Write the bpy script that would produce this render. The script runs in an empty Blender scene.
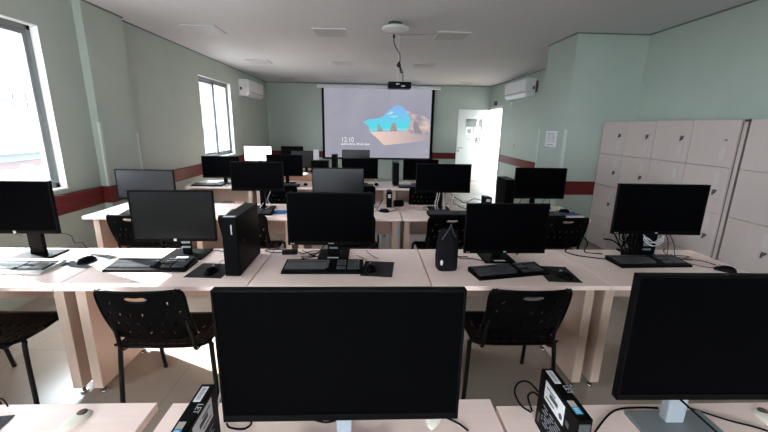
import bpy, bmesh, math, random
from mathutils import Vector, Matrix
random.seed(7)
SC = bpy.context.scene
COL = SC.collection
PI = math.pi

# ------------------------------------------------------------------ materials
def srgb(r, g, b):
    f = lambda c: (c/255/12.92) if c/255 <= .04045 else ((c/255+.055)/1.055)**2.4
    return (f(r), f(g), f(b), 1)
def mat(name, col, rough=.5, metal=0.0, noise=0.0, nscale=8.0, bump=0.0, bscale=60.0, spec=.5, stretch=None):
    m = bpy.data.materials.new(name); m.use_nodes = True
    nt = m.node_tree; p = nt.nodes['Principled BSDF']
    p.inputs['Base Color'].default_value = col
    p.inputs['Roughness'].default_value = rough
    p.inputs['Metallic'].default_value = metal
    p.inputs['Specular IOR Level'].default_value = spec
    tc = nt.nodes.new('ShaderNodeTexCoord')
    if noise > 0:
        n = nt.nodes.new('ShaderNodeTexNoise'); n.inputs['Scale'].default_value = nscale
        n.inputs['Detail'].default_value = 4
        src = tc.outputs['Object']
        if stretch:
            mp = nt.nodes.new('ShaderNodeMapping'); mp.inputs['Scale'].default_value = stretch
            nt.links.new(src, mp.inputs['Vector']); src = mp.outputs['Vector']
        nt.links.new(src, n.inputs['Vector'])
        r = nt.nodes.new('ShaderNodeValToRGB')
        a = [max(0, c*(1-noise)) for c in col[:3]]+[1]; b = [min(1, c*(1+noise)) for c in col[:3]]+[1]
        r.color_ramp.elements[0].position = .3; r.color_ramp.elements[0].color = a
        r.color_ramp.elements[1].position = .7; r.color_ramp.elements[1].color = b
        nt.links.new(n.outputs['Fac'], r.inputs['Fac'])
        nt.links.new(r.outputs['Color'], p.inputs['Base Color'])
    if bump > 0:
        n = nt.nodes.new('ShaderNodeTexNoise'); n.inputs['Scale'].default_value = bscale
        bp = nt.nodes.new('ShaderNodeBump'); bp.inputs['Strength'].default_value = bump
        bp.inputs['Distance'].default_value = .002
        nt.links.new(tc.outputs['Object'], n.inputs['Vector'])
        nt.links.new(n.outputs['Fac'], bp.inputs['Height'])
        nt.links.new(bp.outputs['Normal'], p.inputs['Normal'])
    return m
def emit(name, col, strength=1.0, col2=None, axis='Z', lo=0, hi=1, noise=None):
    strength *= EMI*.93
    m = bpy.data.materials.new(name); m.use_nodes = True
    nt = m.node_tree; nt.nodes.remove(nt.nodes['Principled BSDF'])
    e = nt.nodes.new('ShaderNodeEmission'); e.inputs['Strength'].default_value = strength
    e.inputs['Color'].default_value = col
    out = nt.nodes['Material Output']; nt.links.new(e.outputs[0], out.inputs['Surface'])
    if col2:
        tc = nt.nodes.new('ShaderNodeTexCoord'); r = nt.nodes.new('ShaderNodeValToRGB')
        r.color_ramp.elements[0].color = col; r.color_ramp.elements[1].color = col2
        if noise:
            n = nt.nodes.new('ShaderNodeTexNoise'); n.inputs['Scale'].default_value = noise
            nt.links.new(tc.outputs['Object'], n.inputs['Vector'])
            r.color_ramp.elements[0].position = .35; r.color_ramp.elements[1].position = .65
            nt.links.new(n.outputs['Fac'], r.inputs['Fac'])
        else:
            s = nt.nodes.new('ShaderNodeSeparateXYZ'); mr = nt.nodes.new('ShaderNodeMapRange')
            mr.inputs['From Min'].default_value = lo; mr.inputs['From Max'].default_value = hi
            nt.links.new(tc.outputs['Object'], s.inputs[0]); nt.links.new(s.outputs[axis], mr.inputs['Value'])
            nt.links.new(mr.outputs[0], r.inputs['Fac'])
        nt.links.new(r.outputs['Color'], e.inputs['Color'])
    return m

M = {}
EMI = 2**-1.25          # lamps and screens are set relative to the camera exposure
M['wall'] = mat('wall_green_paint', (.350, .400, .358, 1), .5, noise=.03, nscale=3, bump=.15, bscale=90)
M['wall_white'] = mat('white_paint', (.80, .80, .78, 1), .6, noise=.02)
M['ceiling'] = mat('ceiling_paint', (.60, .595, .61, 1), .7, noise=.015, nscale=2)
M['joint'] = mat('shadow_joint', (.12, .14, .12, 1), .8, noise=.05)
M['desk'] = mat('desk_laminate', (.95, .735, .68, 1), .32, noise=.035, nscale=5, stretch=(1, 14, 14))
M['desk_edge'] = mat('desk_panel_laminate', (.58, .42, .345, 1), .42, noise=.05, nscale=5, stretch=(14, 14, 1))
M['rail'] = mat('mahogany_rail', (.115, .012, .012, 1), .42, spec=.25, noise=.25, nscale=6, stretch=(4, 1, 14))
M['locker'] = mat('locker_laminate', (.42, .345, .33, 1), .42, noise=.012, nscale=4, stretch=(6, 6, 1))
M['locker_gap'] = mat('locker_shadow_gap', (.10, .075, .07, 1), .7, noise=.05)
M['plate'] = mat('pale_plate', (.44, .385, .375, 1), .3, noise=.02)
M['black'] = mat('black_plastic', (.0022, .0021, .0024, 1), .42, noise=.1, nscale=30, bump=.1, bscale=400, spec=.05)
M['case'] = mat('black_case_metal', (.0022, .0021, .0024, 1), .42, noise=.1, nscale=20, spec=.05)
M['screen'] = mat('black_matte_screen', (.0013, .0013, .0017, 1), .45, noise=.05, nscale=3, spec=.012)
M['screen_grey'] = mat('grey_sheen_screen', (.010, .010, .013, 1), .34, noise=.05, nscale=3, spec=.36)
M['chair'] = mat('black_chair_plastic', (.0022, .0021, .0024, 1), .33, noise=.1, nscale=25, bump=.2, bscale=500, spec=.05)
M['tube'] = mat('black_steel_tube', (.004, .0035, .004, 1), .35, noise=.05, spec=.2)
M['silver'] = mat('silver_stand', (.42, .45, .50, 1), .42, metal=.2, noise=.03)
M['grey_base'] = mat('grey_stand_foot', (.20, .215, .23, 1), .42, metal=.2, noise=.03)
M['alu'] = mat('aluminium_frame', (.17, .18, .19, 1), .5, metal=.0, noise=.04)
M['white'] = mat('white_plastic', (.64, .635, .65, 1), .4, noise=.02)
M['cream'] = mat('cream_plastic', (.80, .76, .66, 1), .38, noise=.03)
M['dark_hole'] = mat('grommet_hole', (.09, .055, .035, 1), .6, noise=.1)
M['paper'] = mat('white_paper', (.66, .655, .69, 1), .7, noise=.02)
M['ink'] = mat('grey_print', (.25, .25, .29, 1), .7, noise=.05)
M['ink_dark'] = mat('dark_print', (.05, .055, .06, 1), .6, noise=.05)
M['silver_ink'] = mat('silver_print', (.40, .40, .42, 1), .4, noise=.05)
M['blue_label'] = mat('blue_sticker', (.03, .36, .62, 1), .35, noise=.05)
M['key'] = mat('black_keycap', (.050, .050, .056, 1), .30, noise=.1, nscale=60, spec=.6)
M['key_light'] = mat('grey_keycap', (.16, .16, .165, 1), .4, noise=.05, nscale=60)
M['kb_light'] = mat('silver_keyboard_case', (.42, .41, .40, 1), .4, noise=.03)
M['pad'] = mat('black_mouse_pad_cloth', (.012, .009, .011, 1), .85, noise=.1, nscale=80, bump=.3, bscale=700)
M['pad_blue'] = mat('blue_mouse_pad_cloth', (.03, .09, .30, 1), .8, noise=.15, nscale=60)
M['pad_grey'] = mat('grey_mouse_pad_cloth', (.055, .055, .066, 1), .8, noise=.1, nscale=60)
M['bag'] = mat('black_bag_cloth', (.006, .005, .0065, 1), .8, noise=.3, nscale=14, bump=.5, bscale=40, spec=.15)
M['fixture'] = mat('grey_panel_diffuser', (.46, .45, .455, 1), .5, noise=.02)
M['fixture_rim'] = mat('grey_panel_rim', (.60, .59, .59, 1), .5, noise=.02)
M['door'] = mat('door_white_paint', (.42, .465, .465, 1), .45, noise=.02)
M['chrome'] = mat('chrome', (.55, .55, .56, 1), .18, metal=1, noise=.02)
M['lit_white'] = emit('lit_white_screen', (1, 1, 1, 1), 3.2)
M['bldg'] = mat('pale_render', (.105, .11, .118, 1), .8, noise=.04, nscale=.6)
M['guard'] = mat('corner_guard_plastic', (.56, .60, .57, 1), .4, noise=.02)
M['mullion_shade'] = mat('mullion_shade_colour', (.04, .042, .045, 1), .6, noise=.05)  # darkened frame colour; the mullion's shade is put into it
M['bldg_blue'] = mat('blue_grey_cladding', (.055, .066, .08, 1), .7, noise=.3, nscale=.5)
M['screen_soft'] = mat('soft_sheen_screen', (.003, .003, .0034, 1), .26, noise=.05, nscale=3, spec=.3)
M['bldg_glass'] = mat('dull_window_glass', (.035, .04, .052, 1), .7, noise=.15, nscale=.5)
M['bldg_red'] = mat('brick_band', (.075, .05, .05, 1), .8, noise=.15, nscale=.8)
M['leaf'] = mat('tree_foliage', (.045, .06, .06, 1), .8, noise=.4, nscale=2)
M['bark'] = mat('tree_bark', (.15, .11, .08, 1), .9, noise=.3)
M['ground'] = mat('street_asphalt', (.16, .16, .155, 1), .9, noise=.15, nscale=.7)
M['orange_wood'] = mat('orange_wood_rail', (.50, .17, .07, 1), .4, noise=.15, nscale=6)

def glass_mat():
    m = bpy.data.materials.new('window_glass'); m.use_nodes = True
    nt = m.node_tree; nt.nodes.remove(nt.nodes['Principled BSDF'])
    t = nt.nodes.new('ShaderNodeBsdfTransparent'); t.inputs[0].default_value = (.93, .96, .97, 1)
    g = nt.nodes.new('ShaderNodeBsdfGlossy'); g.inputs['Roughness'].default_value = .02
    lw = nt.nodes.new('ShaderNodeLayerWeight'); pw = nt.nodes.new('ShaderNodeMath'); pw.operation = 'POWER'; pw.inputs[1].default_value = 5
    ma = nt.nodes.new('ShaderNodeMath'); ma.operation = 'MULTIPLY_ADD'; ma.inputs[1].default_value = .6; ma.inputs[2].default_value = .03
    nt.links.new(lw.outputs['Facing'], pw.inputs[0]); nt.links.new(pw.outputs[0], ma.inputs[0]); fr = ma
    mx = nt.nodes.new('ShaderNodeMixShader')
    nt.links.new(fr.outputs[0], mx.inputs[0]); nt.links.new(t.outputs[0], mx.inputs[1]); nt.links.new(g.outputs[0], mx.inputs[2])
    nt.links.new(mx.outputs[0], nt.nodes['Material Output'].inputs['Surface'])
    return m
M['glass'] = glass_mat()

def floor_mat():
    m = bpy.data.materials.new('porcelain_floor_tiles'); m.use_nodes = True
    nt = m.node_tree; p = nt.nodes['Principled BSDF']
    tc = nt.nodes.new('ShaderNodeTexCoord')
    b = nt.nodes.new('ShaderNodeTexBrick'); b.offset = 0; b.squash = 1
    b.inputs['Scale'].default_value = 1; b.inputs['Brick Width'].default_value = .6; b.inputs['Row Height'].default_value = .6
    b.inputs['Mortar Size'].default_value = .0025; b.inputs['Mortar Smooth'].default_value = .1
    b.inputs['Color1'].default_value = (.29, .235, .195, 1); b.inputs['Color2'].default_value = (.31, .25, .21, 1)
    b.inputs['Mortar'].default_value = (.20, .165, .14, 1)
    nt.links.new(tc.outputs['Object'], b.inputs['Vector'])
    n = nt.nodes.new('ShaderNodeTexNoise'); n.inputs['Scale'].default_value = 2.2; n.inputs['Detail'].default_value = 6
    nt.links.new(tc.outputs['Object'], n.inputs['Vector'])
    mx = nt.nodes.new('ShaderNodeMix'); mx.data_type = 'RGBA'; mx.blend_type = 'OVERLAY'; mx.inputs[0].default_value = .3
    nt.links.new(b.outputs['Color'], mx.inputs[6]); nt.links.new(n.outputs['Fac'], mx.inputs[7])
    nt.links.new(mx.outputs[2], p.inputs['Base Color'])
    p.inputs['Roughness'].default_value = .20; p.inputs['Specular IOR Level'].default_value = .32
    return m
M['floor'] = floor_mat()

# ------------------------------------------------------------------ mesh helpers
class MB:
    """collects primitive shapes into one bmesh"""
    def __init__(s): s.bm = bmesh.new(); s.mats = []
    def _new(s, geom_fn, mi=0):
        n0 = len(s.bm.faces); geom_fn(); s.bm.faces.ensure_lookup_table()
        for f in s.bm.faces[n0:]: f.material_index = mi
    def box(s, x0, x1, y0, y1, z0, z1, mi=0, bev=0, rot=None, piv=None):
        t = bmesh.new(); bmesh.ops.create_cube(t, size=1)
        for v in t.verts:
            v.co = Vector(((x0+x1)/2+v.co.x*(x1-x0), (y0+y1)/2+v.co.y*(y1-y0), (z0+z1)/2+v.co.z*(z1-z0)))
        if bev > 0:
            bmesh.ops.bevel(t, geom=t.edges[:]+t.verts[:], offset=bev, segments=2, affect='EDGES', profile=.6)
        if rot is not None:
            pv = Vector(piv if piv else ((x0+x1)/2, (y0+y1)/2, (z0+z1)/2))
            for v in t.verts: v.co = rot @ (v.co-pv)+pv
        s.merge(t, mi); return s
    def merge(s, t, mi=0):
        vm = {}
        for v in t.verts: vm[v] = s.bm.verts.new(v.co)
        for f in t.faces:
            try:
                nf = s.bm.faces.new([vm[v] for v in f.verts]); nf.material_index = mi; nf.smooth = f.smooth
            except ValueError: pass
        t.free()
    def cyl(s, p0, p1, r, r2=None, seg=14, mi=0, cap=True):
        p0, p1 = Vector(p0), Vector(p1); d = p1-p0; L = d.length
        t = bmesh.new()
        bmesh.ops.create_cone(t, cap_ends=cap, segments=seg, radius1=r, radius2=r if r2 is None else r2, depth=L)
        q = d.to_track_quat('Z', 'Y').to_matrix()
        for f in t.faces: f.smooth = len(f.verts) == 4
        for v in t.verts: v.co = q @ v.co+(p0+p1)/2
        s.merge(t, mi); return s
    def ball(s, c, rx, ry, rz, mi=0, seg=20, rings=12, zmin=None):
        t = bmesh.new(); bmesh.ops.create_uvsphere(t, u_segments=seg, v_segments=rings, radius=1)
        for f in t.faces: f.smooth = True
        for v in t.verts:
            z = v.co.z
            if zmin is not None: z = max(z, zmin)
            v.co = Vector((c[0]+v.co.x*rx, c[1]+v.co.y*ry, c[2]+z*rz))
        s.merge(t, mi); return s
    def tube(s, pts, r, seg=8, mi=0, smooth=6):
        P = [Vector(p) for p in pts]
        if smooth and len(P) > 2:
            Q = []
            E_ = [P[0]*2-P[1]]+P+[P[-1]*2-P[-2]]
            for i in range(1, len(E_)-2):
                a, b, c, d = E_[i-1:i+3]
                for k in range(smooth):
                    u = k/smooth
                    Q.append(.5*((2*b)+(c-a)*u+(2*a-5*b+4*c-d)*u*u+(3*b-a-3*c+d)*u**3))
            Q.append(P[-1]); P = Q
        rings = []; prev = None
        for i, p in enumerate(P):
            t = (P[min(i+1, len(P)-1)]-P[max(i-1, 0)])
            t = t.normalized() if t.length > 1e-9 else Vector((0, 0, 1))
            if prev is None:
                up = Vector((0, 0, 1)) if abs(t.z) < .9 else Vector((1, 0, 0)); n = t.cross(up).normalized()
            else:
                n = (prev-t*prev.dot(t)); n = n.normalized() if n.length > 1e-6 else t.orthogonal().normalized()
            prev = n; b = t.cross(n)
            rings.append([s.bm.verts.new(p+(n*math.cos(2*PI*k/seg)+b*math.sin(2*PI*k/seg))*r) for k in range(seg)])
        for i in range(len(rings)-1):
            for k in range(seg):
                f = s.bm.faces.new((rings[i][k], rings[i][(k+1) % seg], rings[i+1][(k+1) % seg], rings[i+1][k]))
                f.smooth = True; f.material_index = mi
        s.bm.faces.new(rings[0][::-1]).material_index = mi; s.bm.faces.new(rings[-1]).material_index = mi
        return s
    def prism(s, poly, depth_vec, mi=0):
        """closed polygon (list of 3D points) extruded by depth_vec"""
        t = bmesh.new(); a = [t.verts.new(p) for p in poly]; b = [t.verts.new(Vector(p)+Vector(depth_vec)) for p in poly]
        t.faces.new(a); t.faces.new(b[::-1]); n = len(a)
        for i in range(n): t.faces.new((a[i], b[i], b[(i+1) % n], a[(i+1) % n]))
        s.merge(t, mi); return s
    def build(s, name, mats, parent=None, loc=None, rz=None):
        bmesh.ops.recalc_face_normals(s.bm, faces=s.bm.faces[:])
        me = bpy.data.meshes.new(name); s.bm.to_mesh(me); s.bm.free()
        for m in (mats if isinstance(mats, (list, tuple)) else [mats]): me.materials.append(M[m] if isinstance(m, str) else m)
        o = bpy.data.objects.new(name, me); COL.objects.link(o)
        if parent: o.parent = parent
        if loc is not None: o.location = loc
        if rz is not None: o.rotation_euler.z = rz
        return o

def tag(o, label, cat=None, group=None, kind=None):
    if label: o['label'] = label
    if cat: o['category'] = cat
    if group: o['group'] = group
    if kind: o['kind'] = kind
    return o
def thing(name, label, cat, loc=(0, 0, 0), rz=0, group=None):
    o = bpy.data.objects.new(name, None); COL.objects.link(o)
    o.empty_display_size = .05
    o.location = loc; o.rotation_euler = (0, 0, rz)
    return tag(o, label, cat, group)
def struct(name, mb, m, label=None):
    o = mb.build(name, m); o['kind'] = 'structure'; o['label'] = label or name.replace('_', ' '); return o
def copy_tree(o, parent=None):
    c = o.copy(); COL.objects.link(c)
    if parent: c.parent = parent
    for ch in list(o.children): copy_tree(ch, c)
    return c

# ------------------------------------------------------------------ room dimensions
CEIL = 2.80; XL = -3.05; XR = 3.64; YB = 11.5; YN = -3.6; T = .2

# floor / ceiling
struct('floor', MB().box(XL-T, XR+T, YN-T, YB+T, -.1, 0), 'floor', 'beige polished porcelain tile floor')
struct('ceiling', MB().box(XL-T, XR+T, YN-T, YB+T, CEIL, CEIL+.12), 'ceiling', 'white painted flat ceiling')

# left wall with window openings, the first unseen and added for light: (y0,y1,z0,z1)
WINS = [(-.75, .25, .93, 2.43), (2.25, 3.80, .93, 2.43), (7.03, 8.57, .93, 2.43)]
mb = MB(); y = YN-T
for (a, b, c, d) in WINS:
    mb.box(XL-T, XL, y, a, 0, CEIL); mb.box(XL-T, XL, a, b, 0, c); mb.box(XL-T, XL, a, b, d, CEIL); y = b
mb.box(XL-T, XL, y, YB+T, 0, CEIL)
struct('wall_column', MB().box(XL, -2.965, 4.27, 4.93, 0, CEIL), 'wall', 'shallow pale green column on the left wall')
struct('wall_left', mb, 'wall', 'pale green left wall with windows and a shallow column')
struct('wall_front', MB().box(XL, XR, YB, YB+T, 0, CEIL), 'wall', 'pale green far wall behind the projection screen')
RW = (-2.2, .7, 1.00, 2.45)
struct('wall_rear', MB().box(XL, RW[0], YN-T, YN, 0, CEIL).box(RW[1], XR, YN-T, YN, 0, CEIL).box(RW[0], RW[1], YN-T, YN, 0, RW[2]).box(RW[0], RW[1], YN-T, YN, RW[3], CEIL), 'wall', 'pale green wall behind the camera')
e = bpy.data.objects.new('window_4', None); COL.objects.link(e); e['kind'] = 'structure'; e['label'] = 'aluminium window in the wall behind the camera'  # invented opening that brings extra daylight in from behind
f = MB(); a, b, c, d = RW
for q in ((a, b, c, c+.05), (a, b, d-.05, d), (a, a+.05, c, d), (b-.05, b, c, d), ((a+b)/2-.03, (a+b)/2+.03, c, d)): f.box(q[0], q[1], YN-.14, YN-.08, q[2], q[3], bev=.003)
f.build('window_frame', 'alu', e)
MB().box(a+.05, b-.05, YN-.115, YN-.11, c+.05, d-.05).build('pane', 'glass', e)
DY0, DY1, DZ = 10.33, 11.35, 2.14
mb = MB()
mb.box(XR, XR+T, YN-T, DY0, 0, CEIL); mb.box(XR, XR+T, DY0, DY1, DZ, CEIL); mb.box(XR, XR+T, DY1, YB+T, 0, CEIL)
struct('wall_pillar', MB().box(2.68, XR, 5.07, 5.87, 0, CEIL), 'wall', 'square pale green pillar on the right wall')
struct('wall_right', mb, 'wall', 'pale green right wall with a square pillar')

# shadow joints under the ceiling
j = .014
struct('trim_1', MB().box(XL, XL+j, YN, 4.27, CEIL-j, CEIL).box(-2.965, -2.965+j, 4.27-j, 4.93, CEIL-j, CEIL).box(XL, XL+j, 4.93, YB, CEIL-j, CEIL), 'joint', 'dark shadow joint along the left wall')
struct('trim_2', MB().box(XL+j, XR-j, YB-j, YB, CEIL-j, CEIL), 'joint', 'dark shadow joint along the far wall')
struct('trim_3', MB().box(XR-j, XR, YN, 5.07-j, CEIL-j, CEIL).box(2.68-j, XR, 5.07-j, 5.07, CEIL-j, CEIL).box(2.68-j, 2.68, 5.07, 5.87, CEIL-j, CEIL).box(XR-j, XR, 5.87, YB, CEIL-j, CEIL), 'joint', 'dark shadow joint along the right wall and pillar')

# mahogany chair rails
def rail(mb, x0, x1, y0, y1, z0=.68, z1=.87): mb.box(x0, x1, y0, y1, z0, z1, bev=.006)
r = MB(); rail(r, XL, XL+.025, YN, 4.27-.025); rail(r, XL, -2.94, 4.245, 4.27); rail(r, -2.965, -2.94, 4.27, 4.93); rail(r, XL, -2.94, 4.93, 4.955); rail(r, XL, XL+.025, 4.955, YB-.025)
r.box(XL, XL+.05, YN, 4.24, .855, .875, bev=.004); r.box(XL, XL+.05, 4.96, YB, .855, .875, bev=.004)
struct('trim_4', r, 'rail', 'dark red wooden chair rail on the left wall')
r = MB(); rail(r, XL+.03, XR-.05, YB-.025, YB, .63, .82)
struct('trim_5', r, 'rail', 'dark red wooden chair rail on the far wall')
r = MB(); rail(r, XR-.025, XR, 5.9, 10.25); rail(r, 2.655, 2.68, 5.07, 5.87); rail(r, 2.655, XR, 5.045, 5.07)
struct('trim_6', r, 'rail', 'dark red wooden chair rail on the right wall and pillar')
# corner guards
for i, (x, y_) in enumerate([(2.68, 5.07), (2.68, 5.87), (-2.965, 4.27), (-2.965, 4.93)]):
    sx = -1 if x > 0 else 1; sy = -1 if i in (0, 2) else 1
    g = MB(); t = .004; w = .024; z0, z1 = .88, (1.58 if i < 3 else 1.45)
    X = sorted((x, x+sx*t)); Y_ = sorted((y_+sy*t, y_-sy*w)); g.box(X[0], X[1], Y_[0], Y_[1], z0, z1)
    X = sorted((x+sx*t, x-sx*w)); Y_ = sorted((y_, y_+sy*t)); g.box(X[0], X[1], Y_[0], Y_[1], z0, z1)
    struct('trim_%d' % (7+i), g, 'guard', 'white plastic corner guard')

# ------------------------------------------------------------------ windows
for i, (a, b, c, d) in enumerate(WINS):
    n = i+1
    e = bpy.data.objects.new('window_%d' % n, None); COL.objects.link(e); e['kind'] = 'structure'
    e['label'] = 'aluminium sliding window in the left wall'  # first window is out of view, added to brighten the front desks
    e.location = (XL, (a+b)/2, c)
    off = Vector(e.location)
    def B(mb, x0, x1, y0, y1, z0, z1, **k): mb.box(x0-off.x, x1-off.x, y0-off.y, y1-off.y, z0-off.z, z1-off.z, **k)
    f = MB(); fw = .05; x0, x1 = XL-.16, XL-.07
    B(f, x0, x1, a, b, c, c+fw, bev=.004); B(f, x0, x1, a, b, d-fw, d, bev=.004)
    B(f, x0, x1, a, a+fw, c, d, bev=.004); B(f, x0, x1, b-fw, b, c, d, bev=.004)
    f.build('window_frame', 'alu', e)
    mid = (a+b)/2
    f = MB(); B(f, XL-.075, XL-.062, mid-.022, mid+.022, c+.05, d-.05, bev=.002); f.build('window_mullion', 'mullion_shade', e)
    for k, (p, q, xx) in enumerate([(a+fw, mid+.03, XL-.145), (mid-.03, b-fw, XL-.105)]):
        s_ = MB(); w = .04
        B(s_, xx, xx+.028, p, q, c+fw, c+fw+w, bev=.003); B(s_, xx, xx+.028, p, q, d-fw-w, d-fw, bev=.003)
        B(s_, xx, xx+.028, p, p+w, c+fw+w, d-fw-w, bev=.003); B(s_, xx, xx+.028, q-w, q, c+fw+w, d-fw-w, bev=.003)
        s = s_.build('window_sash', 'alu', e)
        g = MB(); B(g, xx+.011, xx+.016, p+w, q-w, c+fw+w, d-fw-w)
        g.build('pane', 'glass', s)
    s_ = MB(); B(s_, XL-.07, XL+.012, a, b, c-.012, c+.006, bev=.003); B(s_, XL-.07, XL-.001, a, a+.006, c, d); B(s_, XL-.07, XL-.001, b-.006, b, c, d); B(s_, XL-.07, XL-.001, a, b, d-.006, d)
    s_.build('window_reveal', 'wall_white', e)

# ------------------------------------------------------------------ door (frame + open leaf)
e = bpy.data.objects.new('door_1', None); COL.objects.link(e); e.location = (XR, DY1, 0)
e['kind'] = 'structure'; e['label'] = 'open white door beside the projection screen'
f = MB(); w = .06
f.box(-.02, T+.02, DY0-DY1-w+.02, DY0-DY1+.02, 0, DZ, bev=.004); f.box(-.02, T+.02, -.02, .04, 0, DZ, bev=.004)
f.box(-.02, T+.02, DY0-DY1-w+.02, .04, DZ-.02, DZ+.05, bev=.004)
f.build('door_frame', 'white', e)
leaf = bpy.data.objects.new('door_leaf', None); COL.objects.link(leaf); leaf.parent = e
W_ = 1.07; leaf.location = (-.02, -.09, 0)
leaf.rotation_euler.z = math.atan2(-.22, -1)           # leaf swings into the room
# leaf local: x along width (0..W_), y thickness; its +y side ends up facing the camera
d = MB(); th = .035; wx0, wx1, wz0, wz1 = .28, .82, 1.36, 1.84
d.box(0, W_, -th/2, th/2, .015, wz0); d.box(0, W_, -th/2, th/2, wz1, 2.10); d.box(0, wx0, -th/2, th/2, wz0, wz1); d.box(wx1, W_, -th/2, th/2, wz0, wz1)
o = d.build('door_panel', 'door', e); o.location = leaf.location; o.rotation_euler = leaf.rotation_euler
panel = o
bpy.data.objects.remove(leaf)
d = MB(); d.box(wx0, wx1, -.004, .004, wz0, wz1); d.build('door_glass', 'glass', panel)
d = MB(); d.box(wx0+.04, wx0+.25, .006, .010, wz0+.01, wz0+.25); d.build('notice_sheet', 'paper', panel)['label'] = 'white sheet on the right of the door glass'
d = MB(); d.box(wx1-.25, wx1-.02, .006, .010, wz0+.01, wz0+.25); o = d.build('notice_sheet', 'paper', panel); o['label'] = 'white sheet with a grey disc on the door glass'
d = MB(); d.cyl((wx1-.135, .010, wz0+.13), (wx1-.135, .012, wz0+.13), .075, seg=24); d.build('printed_disc', 'ink', o)
d = MB(); d.box(wx0+.04, wx0+.19, th/2, th/2+.003, wz0-.21, wz0-.05); q = d.build('sign_plate', 'ink_dark', panel)
q['label'] = 'small dark pictogram plate'
d = MB(); d.box(wx0+.08, wx0+.15, th/2+.003, th/2+.005, wz0-.18, wz0-.165).cyl((wx0+.115, th/2+.003, wz0-.10), (wx0+.115, th/2+.005, wz0-.10), .02, seg=16).box(wx0+.085, wx0+.10, th/2+.003, th/2+.005, wz0-.165, wz0-.10); d.build('pictogram', 'paper', q)
d = MB()
for k in range(3): d.box(wx0+.27, wx0+.50-.05*k, th/2, th/2+.002, wz0-.10-.035*k, wz0-.085-.035*k)
d.build('lettering', 'ink', panel)
d = MB()
for s in (-1, 1):
    d.cyl((W_-.06, s*th/2, 1.0), (W_-.06, s*(th/2+.05), 1.0), .011); d.box(W_-.17, W_-.05, s*(th/2+.05)-.008, s*(th/2+.05)+.008, .99, 1.01, bev=.003)
    d.cyl((W_-.06, s*th/2, .91), (W_-.06, s*(th/2+.012), .91), .024)
d.build('door_handle', 'ink_dark', panel)

# corridor beyond the door
struct('wall_corridor', MB().box(5.6, 5.75, 8.5, 14.5, -.1, 3.0).box(XR+T, 5.6, 14.35, 14.5, -.1, 3.0), 'wall_white', 'white corridor wall seen through the open door')
struct('floor_corridor', MB().box(XR+T, 5.6, 8.5, 14.35, -.1, 0), 'floor', 'corridor floor beyond the door')
struct('ceiling_corridor_shade', MB().box(XR+T, 4.75, 8.5, 14.5, 3.0, 3.1), 'wall_white', 'unseen corridor ceiling slab, cut short to shade the door leaf')  # slab added over the near side, keeps sky light off the leaf
struct('trim_11', MB().box(5.575, 5.6, 8.5, 14.3, .80, .98, bev=.005), 'orange_wood', 'orange wooden rail on the corridor wall')

# ------------------------------------------------------------------ things on walls and ceiling
def ceiling_panel(x, y, lab):
    t = thing('ceiling_light', lab, 'ceiling light', (x, y, CEIL), 0, 'switched off square ceiling lights')
    s = .22
    MB().box(-s, s, -s, s, -.012, 0, bev=.003).build('rim', 'fixture_rim', t)
    MB().box(-s+.018, s-.018, -s+.018, s-.018, -.015, -.012).build('diffuser', 'fixture', t)
    return t
yn = {5.4: 'nearest', 7.88: 'second row', 10.5: 'farthest row'}
xn = {-2.2: 'by the left wall', -.54: 'left of the projector', 1.10: 'right of the projector', 2.62: 'near the right wall'}
for yy in (5.4, 7.88, 10.5):
    for xx in (-2.2, -.54, 1.10, 2.62):
        if xx == 2.62 and yy < 10: continue
        ceiling_panel(xx, yy, 'unlit square ceiling light, %s, %s' % (xn[xx], {5.4: 'nearest to the camera', 7.88: 'in the middle row', 10.5: 'in the row nearest the screen'}[yy]))

t = thing('ceiling_dome', 'round white dome fixture on the ceiling with black mounting ring', 'ceiling fixture', (.30, 4.86, CEIL))
MB().cyl((0, 0, -.035), (0, 0, 0), .085, seg=28).build('mounting_ring', 'ink_dark', t)
MB().ball((0, 0, -.062), .165, .165, .035, seg=36, rings=14).build('dome', 'white', t)
t = thing('cable_outlet', 'small white ceiling outlet that the projector cable comes out of', 'outlet', (.32, 5.4, CEIL))
MB().box(-.06, .06, -.04, .04, -.012, 0, bev=.004).build('cover_plate', 'white', t)
MB().cyl((0, 0, -.05), (0, 0, -.012), .014).build('plug', 'black', t)

t = thing('projector', 'black projector hanging from a thin pole under the ceiling', 'projector', (.41, 5.45, 2.10))
MB().box(-.16, .16, -.12, .12, 0, .085, bev=.012).build('case', 'black', t)
MB().cyl((.06, .12, .042), (.06, .145, .042), .032, seg=20).build('lens', 'glass', t)
pb = MB(); pb.box(-.075, .025, -.05, .05, .085, .095, bev=.002); pb.cyl((-.02, 0, .095), (-.02, 0, .70), .008); pb.cyl((-.02, 0, .685), (-.02, 0, .70), .04)
pb.build('mounting_pole', 'white', t)
dt = MB(); dt.box(-.05, -.02, -.121, -.119, .045, .06).box(.02, .07, -.121, -.119, .02, .035).box(-.01, .0, -.121, -.119, .05, .06); dt.build('socket', 'silver_ink', t)
cb = MB(); cb.tube([(.32, 5.4, 2.75), (.325, 5.4, 2.68), (.37, 5.41, 2.60), (.405, 5.42, 2.55), (.41, 5.42, 2.47), (.40, 5.41, 2.42), (.43, 5.42, 2.36), (.455, 5.43, 2.30), (.46, 5.44, 2.185)], .006)
cb.tube([(.41, 5.42, 2.46), (.385, 5.41, 2.43), (.37, 5.41, 2.40), (.395, 5.41, 2.385), (.42, 5.42, 2.40), (.40, 5.42, 2.45), (.385, 5.41, 2.41), (.42, 5.41, 2.36), (.445, 5.42, 2.33), (.43, 5.42, 2.31), (.41, 5.41, 2.36)], .007)
tag(cb.build('projector_cable', 'black'), 'black cable knotted half way down to the hanging projector', 'cable')
cb = MB(); cb.tube([(.40, 5.42, 2.789), (.62, 5.38, 2.794), (.9, 5.30, 2.796)], .0025)
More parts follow.
